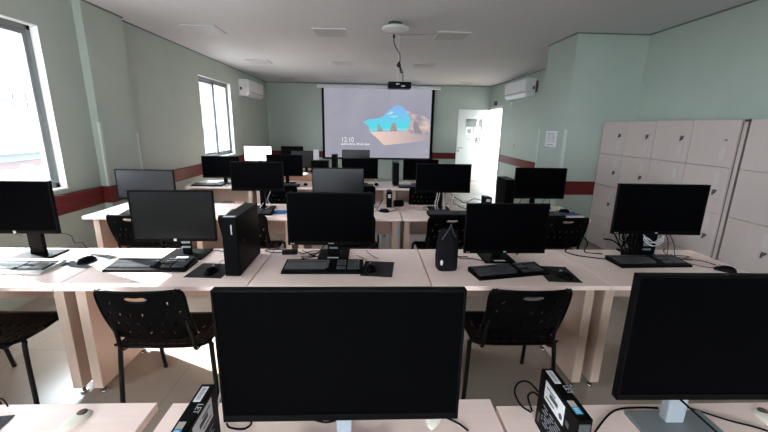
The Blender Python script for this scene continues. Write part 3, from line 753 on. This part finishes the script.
mouse(1.140, 1.955, .35, 'black mouse on the pad right of the slanted keyboard', DT+.003, [(.0, .10, .004), (-.03, .18, .01), (-.08, .20, .02), (-.13, .22, .002)])
mouse(2.215, 2.06, .9, 'black mouse lying bare near the locker side end of the second row', DT, [(.0, .09, .004), (-.02, .16, .012), (.04, .26, .003)])
pad(2.04, 3.60, .05, 'blue mouse pad on the third row right end', .20, .17, 'pad_blue')
mouse(2.03, 3.66, .8, 'black mouse on the blue pad, third row right end', DT+.003)
pad(-.875, 3.575, 0, 'blue mouse pad on the third row behind the tall tower', .13, .17, 'pad_blue')
pad(-1.10, 3.70, 0, 'grey mouse pad behind the keyboard of the third row', .26, .17, 'pad_grey')
mouse(-.92, 5.29, .2, 'black mouse on the fourth row left of centre')
mouse(.149, 3.62, 1.2, 'small black mouse on the middle desk of the third row', DT, [(-.02, .09, .003), (-.09, .14, .002), (-.14, .06, .002)])
mouse(.10, 5.36, .2, 'small black mouse on the fourth row below the clock')
pad(-1.52, .86, .12, 'dark grey pad at the lower left corner of the nearest desk', .30, .20, 'pad_grey').location = (-1.17, .83, DT)

# ------------------------------------------------------------------ tower PCs
def tower(x, y, w, d, h, rz, lab, sticker=True):
    t = thing('tower_computer', lab, 'computer', (x, y, DT), rz)
    MB().box(-w/2, w/2, .012, d, .004, h, bev=.003).build('case', 'case', t)
    f = MB(); f.box(-w/2, w/2, 0, .012, .004, h, bev=.004); f.build('front_panel', 'black', t)
    g = MB(); g.box(-w*.36, w*.36, -.0008, 0, h*.38, h-.06); g.box(-w*.32, w*.32, -.002, 0, h-.085, h-.075).box(-w*.32, w*.05, -.003, 0, h-.13, h-.12)
    for k in range(5): g.box(-w*.2+k*w*.1, -w*.2+k*w*.1+.004, -.0015, 0, h*.42, h*.42+.004)
    g.build('drive_bay', 'black', t)
    for s in (-1, 1): MB().box(-w*.4, w*.4, (.03 if s < 0 else d-.06), (.06 if s < 0 else d-.03), 0, .004).build('foot', 'black', t)
    if sticker:
        MB().box(w*.12, w*.20, -.0035, .0, h-.095, h-.04).build('front_sticker', 'silver_ink', t)
        MB().box(-w*.40, w*.35, .015, .040, h, h+.001).build('top_label', 'paper', t)
        MB().box(w/2, w/2+.0015, .09, .115, h*.52, h*.56, bev=.0005).build('side_notch', 'ink_dark', t)
    return t
tower(-.768, 1.968, .082, .40, .345, .0, 'tall black tower computer standing between two second row desks')
tower(1.455, 3.70, .10, .28, .33, .0, 'black tower computer left of the third row end monitor', False)
tower(.388, 5.32, .085, .32, .33, .0, 'slim black tower on the fourth row in front of the far wall', False)
tower(-.655, 6.90, .10, .22, .32, 0, 'black tower computer on the fifth row beside the projected date', False)
tower(-.83, 6.72, .16, .20, .22, 0, 'low black computer box on the fifth row, left of the small tower', False)
tower(-.965, 6.56, .14, .16, .235, 0, 'low black box in front of the white sheet on the fifth row', False)

# ------------------------------------------------------------------ mini PCs (stood on edge)
def mini_pc(x, y, rz, lab, side, w=.037, d=.19, h=.18):
    """front at y=0 facing the camera; side = +1/-1: which broad face is turned to the camera"""
    t = thing('mini_computer', lab, 'computer', (x, y, DT), rz)
    MB().box(-w/2, w/2, 0, d, 0, h, bev=.003).build('case', 'case', t)
    MB().box(-w*.38, w*.38, -.002, 0, .01, h-.012, bev=.001).cyl((0, -.004, h-.03), (0, 0, h-.03), .005).build('front_panel', 'ink_dark', t)
    MB().box(-w*.30, w*.16, d-.065, d-.012, h, h+.0008).build('barcode_label', 'paper', t)
    b = MB()
    for k in range(9): b.box(-w*.20, w*.06, d-.058+k*.0048, d-.0555+k*.0048, h+.0008, h+.0013)
    b.build('barcode', 'ink', t)
    text('LET', .020, 0, 0, t, 'lettering', 'silver_ink', loc=(w*.14, d-.072, h+.0006), rot=(0, 0, -PI/2), extrude=.0003)
    MB().box(-w*.34, w*.10, .042, .062, h, h+.0008).build('grey_sticker', 'plate', t)
    MB().box(-w*.34, w*.12, .018, .040, h, h+.0008).build('blue_sticker', 'blue_label', t)
    bl = MB()
    for k in range(3): bl.box(-w*.26, w*.02, .022+k*.006, .0245+k*.006, h+.0008, h+.0012)
    bl.build('sticker_print', 'paper', t)
    X = lambda a, b: sorted((side*a, side*b))
    xx = X(w/2, w/2+.001)
    MB().box(xx[0], xx[1], .055, .155, h-.068, h-.012, ).build('side_label', 'paper', t)
    xx = X(w/2+.001, w/2+.0016)
    q = MB(); q.box(xx[0], xx[1], .085, .128, h-.044, h-.032); q.box(xx[0], xx[1], .10, .145, h-.028, h-.024); q.box(xx[0], xx[1], .10, .145, h-.058, h-.054)
    q.cyl((xx[0], .068, h-.052), (xx[1], .068, h-.052), .008); q.build('side_label_print', 'ink_dark', t)
    xx = X(w/2, w/2+.0008)
    q = MB(); rr = random.Random(2)
    for r_ in range(7):
        y0 = .035
        while y0 < .150:
            l_ = rr.uniform(.008, .03); q.box(xx[0], xx[1], y0, min(y0+l_, .155), .035+r_*.009, .038+r_*.009); y0 += l_+rr.uniform(.003, .012)
    q.build('white_markings', 'ink', t)
    q = MB(); q.box(xx[0], xx[1], .030, .045, h-.055, h-.040); q.box(xx[0], xx[1], .165, .175, .02, .05); q.build('vent_notch', 'ink_dark', t)
    return t
mini_pc(.510, .704, .0, 'black mini computer on edge with white and blue stickers, lower right', -1)
mini_pc(-.416, .655, .0, 'black mini computer on edge left of the biggest monitor', 1)
def thin_client(x, y, w, d, h, lab):
    t = thing('thin_client', lab, 'computer', (x, y, DT))
    MB().box(-w/2, w/2, 0, d, .0, h, bev=.004).build('case', 'case', t)
    MB().box(-w*.3, w*.25, -.0015, 0, h*.62, h*.85).build('front_label', 'paper', t)
    return t
thin_client(.214, 3.82, .055, .16, .17, 'upright mini computer with pale top among wires on the third row')
thin_client(1.27, 3.80, .08, .13, .125, 'small black computer box with white label near the third row tower')

# ------------------------------------------------------------------ black bag
t = thing('cloth_bag', 'black cloth drawstring bag with a small white oval mark', 'bag', (.473, 2.10, DT), .10)
q = bmesh.new(); rings = []
prof = [(0, .058, .048, 0), (.012, .063, .052, 0), (.08, .064, .050, 0), (.14, .061, .042, .0), (.19, .059, .032, -.001), (.215, .056, .021, -.002), (.232, .050, .012, -.004), (.246, .040, .006, -.008)]
rr = random.Random(5); N = 40
for z, rx, ry, ox in prof:
    ring = []
    for k in range(N):
        a = 2*PI*k/N; c_, s_ = math.cos(a), math.sin(a)
        sx = math.copysign(abs(c_)**.55, c_); sy = math.copysign(abs(s_)**.55, s_)
        amp = 1+.09*math.sin(5*a+z*14)*min(1, z/.24)+.04*math.sin(9*a+2)*min(1, z/.24)
        zz = z+(.010*math.sin(3*a+.5) if z > .2 else 0)
        ring.append(q.verts.new((ox+sx*rx*amp, sy*ry*amp, zz)))
    rings.append(ring)
for i in range(len(rings)-1):
    for k in range(N):
        f = q.faces.new((rings[i][k], rings[i][(k+1) % N], rings[i+1][(k+1) % N], rings[i+1][k])); f.smooth = True
q.faces.new(rings[0][::-1]); q.faces.new(rings[-1])
b = MB(); b.merge(q); b.build('bag_body', 'bag', t)
MB().tube([(-.045, -.030, .195), (-.025, -.03, .225), (.0, -.024, .262), (.012, -.02, .285)], .0035).tube([(.012, -.02, .285), (.018, -.018, .26), (.03, -.02, .225), (.045, -.018, .205)], .003).build('drawstring', 'ink_dark', t)
MB().ball((-.046, -.053, .058), .009, .004, .017).build('oval_mark', 'paper', t)

# ------------------------------------------------------------------ small desk items and cables
t = thing('power_adapter', 'black power adapter brick left of the middle keyboard', 'power adapter', (-.53, 2.36, DT), .1)
MB().box(-.05, .05, -.022, .022, 0, .026, bev=.004).build('brick', 'black', t)
MB().tube([(-.05, 0, .013), (-.09, .0, .01), (-.15, .04, .006), (-.17, .075, .005), (-.10, .085, .005), (-.03, .06, .008)], .003).tube([(.05, 0, .012), (.09, -.02, .006), (.14, .02, .006), (.20, .03, .004)], .003).build('lead', 'black', t)
t = thing('speaker', 'black round ended box lying by the upright mini computer, third row', 'speaker', (.315, 3.90, DT), .15)
MB().cyl((-.05, 0, .035), (.055, 0, .035), .034, seg=20).box(-.05, .04, -.03, .03, 0, .03, bev=.004).build('speaker_body', 'black', t)
MB().cyl((.055, 0, .035), (.060, 0, .035), .026, seg=18).build('speaker_cap', 'plate', t)

def cable(pts, lab, r_=.0028, m='black'):
    b = MB()
    for P in (pts if isinstance(pts[0][0], (list, tuple)) else [pts]): b.tube(P, r_)
    return tag(b.build('cable', m), lab, 'cable', None)
Z = DT+.004
cable([(-.27, .965, Z+.004), (-.20, .93, Z), (-.13, .90, Z), (-.085, .905, Z), (-.075, .88, Z), (-.075, .84, Z)], 'thin black cable on the desk under the biggest monitor')
cable([(-.355, .92, Z), (-.335, .90, Z), (-.35, .88, Z), (-.39, .885, Z), (-.405, .90, Z)], 'short looped black cable between the left mini computer and the biggest monitor')
cable([[(-.40, .845, .85), (-.385, .87, .92), (-.375, .93, .955), (-.385, 1.0, .94), (-.40, 1.03, .86), (-.40, 1.04, .70)]], 'grey cable arching up behind the left mini computer', .003, 'plate')
cable([[(.14, .972, Z), (.20, .93, Z), (.26, .89, Z), (.285, .86, Z)]], 'black cable running from under the right side of the biggest monitor')
cable([[(.51, .898, .82), (.49, .95, .83), (.474, .985, .80), (.466, .985, .765), (.474, .95, Z+.004), (.495, .925, Z)], [(.515, .898, .80), (.500, .93, .81), (.492, .95, .78), (.50, .93, Z)]], 'black cables looping out behind the right mini computer', .003)
cable([(.545, .715, Z), (.60, .80, Z), (.68, .875, Z), (.76, .928, Z), (.84, .938, Z), (.90, .935, Z)], 'black cable between the right mini computer and the silver stand')
cable([(.815, .90, .90), (.85, .80, .87), (.885, .765, .84), (.93, .72, .80), (.98, .70, Z)], 'black cable crossing in front of the silver stand')
cable([(.95, .93, Z+.02), (1.02, .92, Z), (1.08, .88, Z), (1.14, .85, Z), (1.20, .80, Z)], 'black cable trailing right from behind the silver stand')
cable([[(-1.19, .82, Z+.02), (-1.13, .90, .80), (-1.08, .96, .79), (-1.10, 1.0, .70)], [(-1.22, .86, Z+.02), (-1.15, .93, .79), (-1.11, .975, .78), (-1.13, 1.01, .70)]], 'pair of thin dark cables over the rear edge of the lower left desk', .0022)
cable([(-1.10, 2.40, Z), (-1.02, 2.38, Z+.01), (-.96, 2.35, Z+.012), (-.90, 2.37, Z), (-.86, 2.41, Z)], 'black cable behind the monitor left of the tall tower')
cable([[(-.20, 2.36, .95), (-.30, 2.36, .80), (-.36, 2.33, Z), (-.42, 2.38, Z), (-.46, 2.42, Z)], [(-.33, 2.30, Z), (-.38, 2.28, Z), (-.44, 2.24, Z), (-.42, 2.21, Z)], [(-.30, 2.38, Z), (-.40, 2.34, Z), (-.35, 2.30, Z), (-.44, 2.30, Z), (-.42, 2.26, Z)]], 'tangle of black cables left of the middle monitor foot')
cable([[(-.22, 2.24, .90), (-.20, 2.21, .84), (-.15, 2.22, .82), (-.12, 2.27, .85), (-.11, 2.30, .90)]], 'black cable hanging in a loop in front of the middle monitor neck', .0025)
cable([(-.02, 2.42, Z), (-.0, 2.36, Z), (.03, 2.30, Z), (.06, 2.26, Z)], 'thin black mouse cable behind the pad right of the middle keyboard', .0018)
cable([[(.66, 2.30, .83), (.58, 2.30, .80), (.60, 2.27, Z), (.68, 2.26, Z), (.74, 2.22, Z)], [(.56, 2.34, .80), (.54, 2.32, Z+.01), (.59, 2.30, Z), (.66, 2.30, Z)]], 'black cables hanging behind the low monitor right of the bag')
cable([(.96, 2.26, .88), (.985, 2.30, .80), (1.0, 2.32, Z+.006), (1.04, 2.37, Z+.012), (1.09, 2.40, .80)], 'short black cable rising at the right of the low monitor beside the bag')
cable([[(1.38, 2.41, Z), (1.43, 2.42, .80), (1.50, 2.43, .85), (1.55, 2.43, .80), (1.52, 2.40, Z), (1.62, 2.36, Z)], [(1.38, 2.40, Z), (1.42, 2.33, Z), (1.52, 2.28, Z), (1.60, 2.25, Z)]], 'thick black cable arching behind the left of the locker side keyboard', .004)
tb = MB(); rr = random.Random(11)
for k in range(14):
    c_ = Vector((1.775+rr.uniform(-.05, .06), 2.30+rr.uniform(-.03, .03), .855+rr.uniform(-.03, .04))); ra = rr.uniform(.03, .055); ph = rr.uniform(0, 6)
    tb.tube([c_+Vector((ra*math.cos(ph+a*.8), .02*math.sin(a+ph), ra*math.sin(ph+a*.8))) for a in range(9)], .0035)
tb.tube([(1.78, 2.28, .90), (1.77, 2.27, .82), (1.79, 2.27, Z)], .010); tb.tube([(1.75, 2.28, .89), (1.74, 2.27, .82), (1.76, 2.27, Z)], .010); tb.tube([(1.72, 2.30, .86), (1.70, 2.29, .80), (1.71, 2.28, Z)], .006); tb.tube([(1.66, 2.33, .90), (1.69, 2.31, .84), (1.74, 2.30, Z)], .005); tb.tube([(1.60, 2.34, .86), (1.66, 2.32, .85), (1.72, 2.31, .80)], .005)
tag(tb.build('cable_bundle', 'black'), 'bundle of black cables tied at the neck of the locker side monitor', 'cable')
tb = MB(); rr = random.Random(21)
for k in range(6):
    q = [rr.uniform(-.015, .015) for _ in range(8)]
    tb.tube([(1.80+q[0], 2.235, .915+q[1]), (1.81+q[2], 2.225, .885+q[3]), (1.86+q[4], 2.22, .862+q[5]), (1.91+q[6], 2.225, .885+q[7]), (1.93+q[0], 2.24, .915+q[1])], .0019)
tag(tb.build('cable_loop', 'paper'), 'white cable loops wrapped around the locker side monitor neck', 'cable')
cable([[(1.98, 2.30, .93), (2.02, 2.30, .86), (2.03, 2.29, Z), (2.06, 2.32, Z), (2.04, 2.34, .77), (2.02, 2.31, .80)], [(2.00, 2.30, .93), (2.08, 2.32, .84), (2.10, 2.30, Z), (2.16, 2.26, Z), (2.22, 2.22, Z), (2.24, 2.15, Z)], [(2.06, 2.30, Z), (2.14, 2.28, Z), (2.20, 2.31, Z), (2.12, 2.33, Z), (2.08, 2.27, Z), (2.16, 2.24, Z)]], 'thin black cables dangling right of the locker side monitor', .0022)
cable([[(.22, 3.9, .90), (.16, 3.88, .86), (.10, 3.86, Z), (.06, 3.80, Z)], [(.20, 3.86, .88), (.12, 3.78, .80), (.08, 3.70, Z), (.14, 3.66, Z)], [(.24, 3.84, Z), (.30, 3.72, Z), (.22, 3.64, Z), (.18, 3.62, Z)]], 'thin black cables around the upright mini computer', .003)
tb = MB(); rr = random.Random(4)
for k in range(7):
    x = .70+k*.025; tb.tube([(x, 3.70, .94), (x+rr.uniform(-.02, .02), 3.68, .88), (x+rr.uniform(-.03, .03), 3.69, .80), (x+rr.uniform(-.02, .02), 3.70, Z)], .005)
tag(tb.build('wire_bunch', 'plate'), 'bunch of pale wires hanging under the wide third row monitor', 'cable')
cable([[(.85, 3.75, .90), (.95, 3.78, .84), (1.02, 3.80, .80), (1.12, 3.84, .84), (1.22, 3.85, .82)], [(.86, 3.73, .86), (.94, 3.74, .78), (1.05, 3.78, Z), (1.16, 3.82, Z), (1.22, 3.86, Z)], [(.62, 3.66, Z), (.56, 3.70, Z+.02), (.60, 3.76, Z+.02), (.70, 3.76, Z)]], 'black cables running right from the wide third row monitor', .0035)
cable([[(.42, 3.80, Z), (.50, 3.86, Z+.01), (.62, 3.90, Z+.01), (.70, 3.86, Z)]], 'pale cable curving on the third row desk', .003, 'paper')
cable([[(1.60, 3.70, .90), (1.55, 3.66, .84), (1.50, 3.60, Z)], [(1.85, 3.70, .89), (1.80, 3.66, .86), (1.74, 3.62, Z)], [(1.88, 3.72, .88), (1.94, 3.75, Z), (2.0, 3.72, Z)]], 'thin cables under the third row end monitor', .003)
cable([[(-1.02, 3.80, .92), (-1.04, 3.74, .84), (-1.01, 3.70, .78), (-1.06, 3.68, Z), (-.98, 3.72, Z)], [(-1.10, 3.78, .90), (-1.08, 3.74, .82), (-1.12, 3.70, Z)]], 'pale cables behind the third row keyboard near the tower', .004, 'paper')
cable([[(-2.05, 5.38, .84), (-2.0, 5.35, Z), (-1.9, 5.34, Z), (-1.86, 5.40, .80)], [(-1.92, 5.36, .80), (-1.87, 5.33, .78), (-1.84, 5.36, Z)]], 'pale cables on the fourth row left desk', .004, 'paper')
cable([[(-2.03, 2.30, .90), (-1.96, 2.38, .86), (-1.95, 2.40, .80), (-1.93, 2.44, .78), (-1.92, 2.47, .70)], [(-2.35, 2.38, .9), (-2.30, 2.42, .84), (-2.2, 2.42, .86)]], 'thin cable curving behind the left edge monitor', .002)
cable([[(-2.00, 2.45, .12), (-1.95, 2.30, .30), (-1.85, 2.15, .36), (-1.72, 2.05, .42)], ], 'black cable hanging under the left second row desk', .004)
# strip of sockets under row
t = thing('water_bottle', 'clear bottle standing on the floor under the third row middle desk', 'bottle', (.03, 3.7, 0))
MB().cyl((0, 0, 0), (0, 0, .17), .032, seg=20).cyl((0, 0, .17), (0, 0, .21), .032, .014, seg=20).build('bottle_body', 'plate', t)
MB().cyl((0, 0, .21), (0, 0, .235), .015, seg=14).build('cap', 'white', t)

# ------------------------------------------------------------------ outside
tag(MB().box(-120, XL-.6, -40, 120, -4.4, -4.2).build('street_ground', 'ground'), 'pale street ground outside the windows', kind='structure')
def building(x, y0, y1, h, rows, cols, lab, wy0, wy1, wzs, wh, ww):
    t = thing('building', lab, 'building', (x, (y0+y1)/2, -4.2)); off = (y0+y1)/2
    MB().box(-8, 0, y0-off, y1-off, 0, h+4.2).build('wall', 'bldg', t)
    MB().box(-8.2, .25, y0-off-.2, y1-off+.2, h+4.2, h+4.5).build('roof', 'bldg', t)
    for z in wzs:
        n = cols
        for k in range(n):
            yy = wy0+(wy1-wy0)*(k+.5)/n-off
            w = MB().box(0, .06, yy-ww/2, yy+ww/2, z+4.2, z+4.2+wh).build('window', 'bldg_glass', t)
            MB().box(.06, .09, yy-.04, yy+.04, z+4.2, z+4.2+wh).build('mullion', 'bldg', w)
    return t, off
b1, off = building(-22, 12, 34, 12, 1, 6, 'pale building across the street seen through the near window', 20.8, 26.2, (2.30, 2.85), .42, .62)
MB().box(0, .08, 14-off, 32-off, 4.55, 5.5).build('window_band', 'bldg_glass', b1)
MB().box(0, 1.2, 14-off, 32-off, 3.9, 4.15).build('canopy', 'bldg', b1)
MB().box(0, .10, 14-off, 32-off, 2.9, 3.3).build('brick_strip', 'bldg_red', b1)
b2, off2 = building(-22, 44, 72, 16, 1, 9, 'blue grey tall building seen through the far window', 48, 68, (-.5, 2.4, 5.3), 1.6, 1.1)
for ch in b2.children:
    if ch.name.startswith('wall'): ch.data.materials[0] = M['bldg_blue']
t = thing('tree', 'bushy pale green tree outside the far window', 'tree', (-15, 44.5, -4.2))
MB().tube([(0, 0, 0), (.1, .1, 2.5), (0, 0, 5)], .18).build('trunk', 'bark', t)
b = MB(); rr = random.Random(9)
for k in range(45):
    a, zz, ra = rr.uniform(0, 6.28), rr.uniform(3.2, 9.2), rr.uniform(0, 1.1)
    b.ball((ra*math.cos(a), ra*math.sin(a), zz), rr.uniform(.3, .6), rr.uniform(.3, .6), rr.uniform(.25, .5), seg=8, rings=6)
b.build('foliage', 'leaf', t)

# ------------------------------------------------------------------ light
w = bpy.data.worlds.new('sky'); SC.world = w; w.use_nodes = True
nt = w.node_tree; bg = nt.nodes['Background']
bg.inputs['Color'].default_value = (.90, .955, .985, 1); bg.inputs['Strength'].default_value = 12.5
def portal(loc, rot, sx, sy):
    l = bpy.data.lights.new('portal', 'AREA'); l.shape = 'RECTANGLE'; l.size = sx; l.size_y = sy; l.cycles.is_portal = True
    o = bpy.data.objects.new('window_portal', l); COL.objects.link(o); o.location = loc; o.rotation_euler = rot
for (a, b, c, d) in WINS: portal((XL-.18, (a+b)/2, (c+d)/2), (0, -PI/2, 0), d-c, b-a)
portal(((RW[0]+RW[1])/2, YN-.18, (RW[2]+RW[3])/2), (PI/2, 0, 0), RW[1]-RW[0], RW[3]-RW[2])
portal((XR+.18, (DY0+DY1)/2, DZ/2), (0, PI/2, 0), DZ, DY1-DY0)
s = bpy.data.lights.new('sun', 'SUN'); s.energy = 20; s.angle = .0093; s.color = (1, .97, .94)
o = bpy.data.objects.new('sun', s); COL.objects.link(o)
o.rotation_euler = Vector((1.29, -.64, -1)).to_track_quat('-Z', 'Y').to_euler()

# ------------------------------------------------------------------ camera
f_px, yaw, pitch, roll = 367.3, .0414, .2388, .0163
cy, sy, cp, sp = math.cos(yaw), math.sin(yaw), math.cos(pitch), math.sin(pitch)
F = Vector((sy*cp, cy*cp, -sp)); Rr = Vector((cy, -sy, 0)); U = Rr.cross(F)
R2 = Rr*math.cos(roll)+U*math.sin(roll); U2 = -Rr*math.sin(roll)+U*math.cos(roll)
cam = bpy.data.cameras.new('camera'); cam.sensor_width = 36; cam.lens = f_px/768*36; cam.clip_start = .02; cam.clip_end = 300
co = bpy.data.objects.new('camera', cam); COL.objects.link(co)
mw = Matrix.Identity(4)
for i in range(3): mw[i][0], mw[i][1], mw[i][2] = R2[i], U2[i], -F[i]
mw.translation = Vector((0, 0, 1.58)); co.matrix_world = mw
SC.camera = co
vs = SC.view_settings; vs.view_transform = 'Standard'; vs.look = 'None'; vs.exposure = 1.3; vs.gamma = 1; vs.use_curve_mapping = False
try:
    SC.cycles.use_denoising = True; SC.cycles.denoiser = 'OPENIMAGEDENOISE'
except Exception: pass
SC.cycles.max_bounces = 10; SC.cycles.diffuse_bounces = 6; SC.cycles.transparent_max_bounces = 16
SC.cycles.sample_clamp_indirect = 6

# repeats of one kind share a group phrase
for ob in SC.objects:
    g = {'monitor': 'computer monitors on the desks', 'desk': 'classroom desks in rows', 'keyboard': 'keyboards on the desks', 'mouse': 'computer mice on the desks',
         'mouse pad': 'mouse pads on the desks', 'locker': 'locker cabinets along the right wall', 'air conditioner': 'wall air conditioners',
         'cable': 'loose cables', 'building': 'buildings across the street'}.get(ob.get('category'))
    if ob.get('category') == 'computer':
        g = {'tower_computer': 'tower computers on the desks', 'mini_computer': 'mini computers stood on edge', 'thin_client': 'small computer boxes on the third row'}.get(ob.name.split('.')[0])
    if g and ob.parent is None and not ob.get('group'): ob['group'] = g
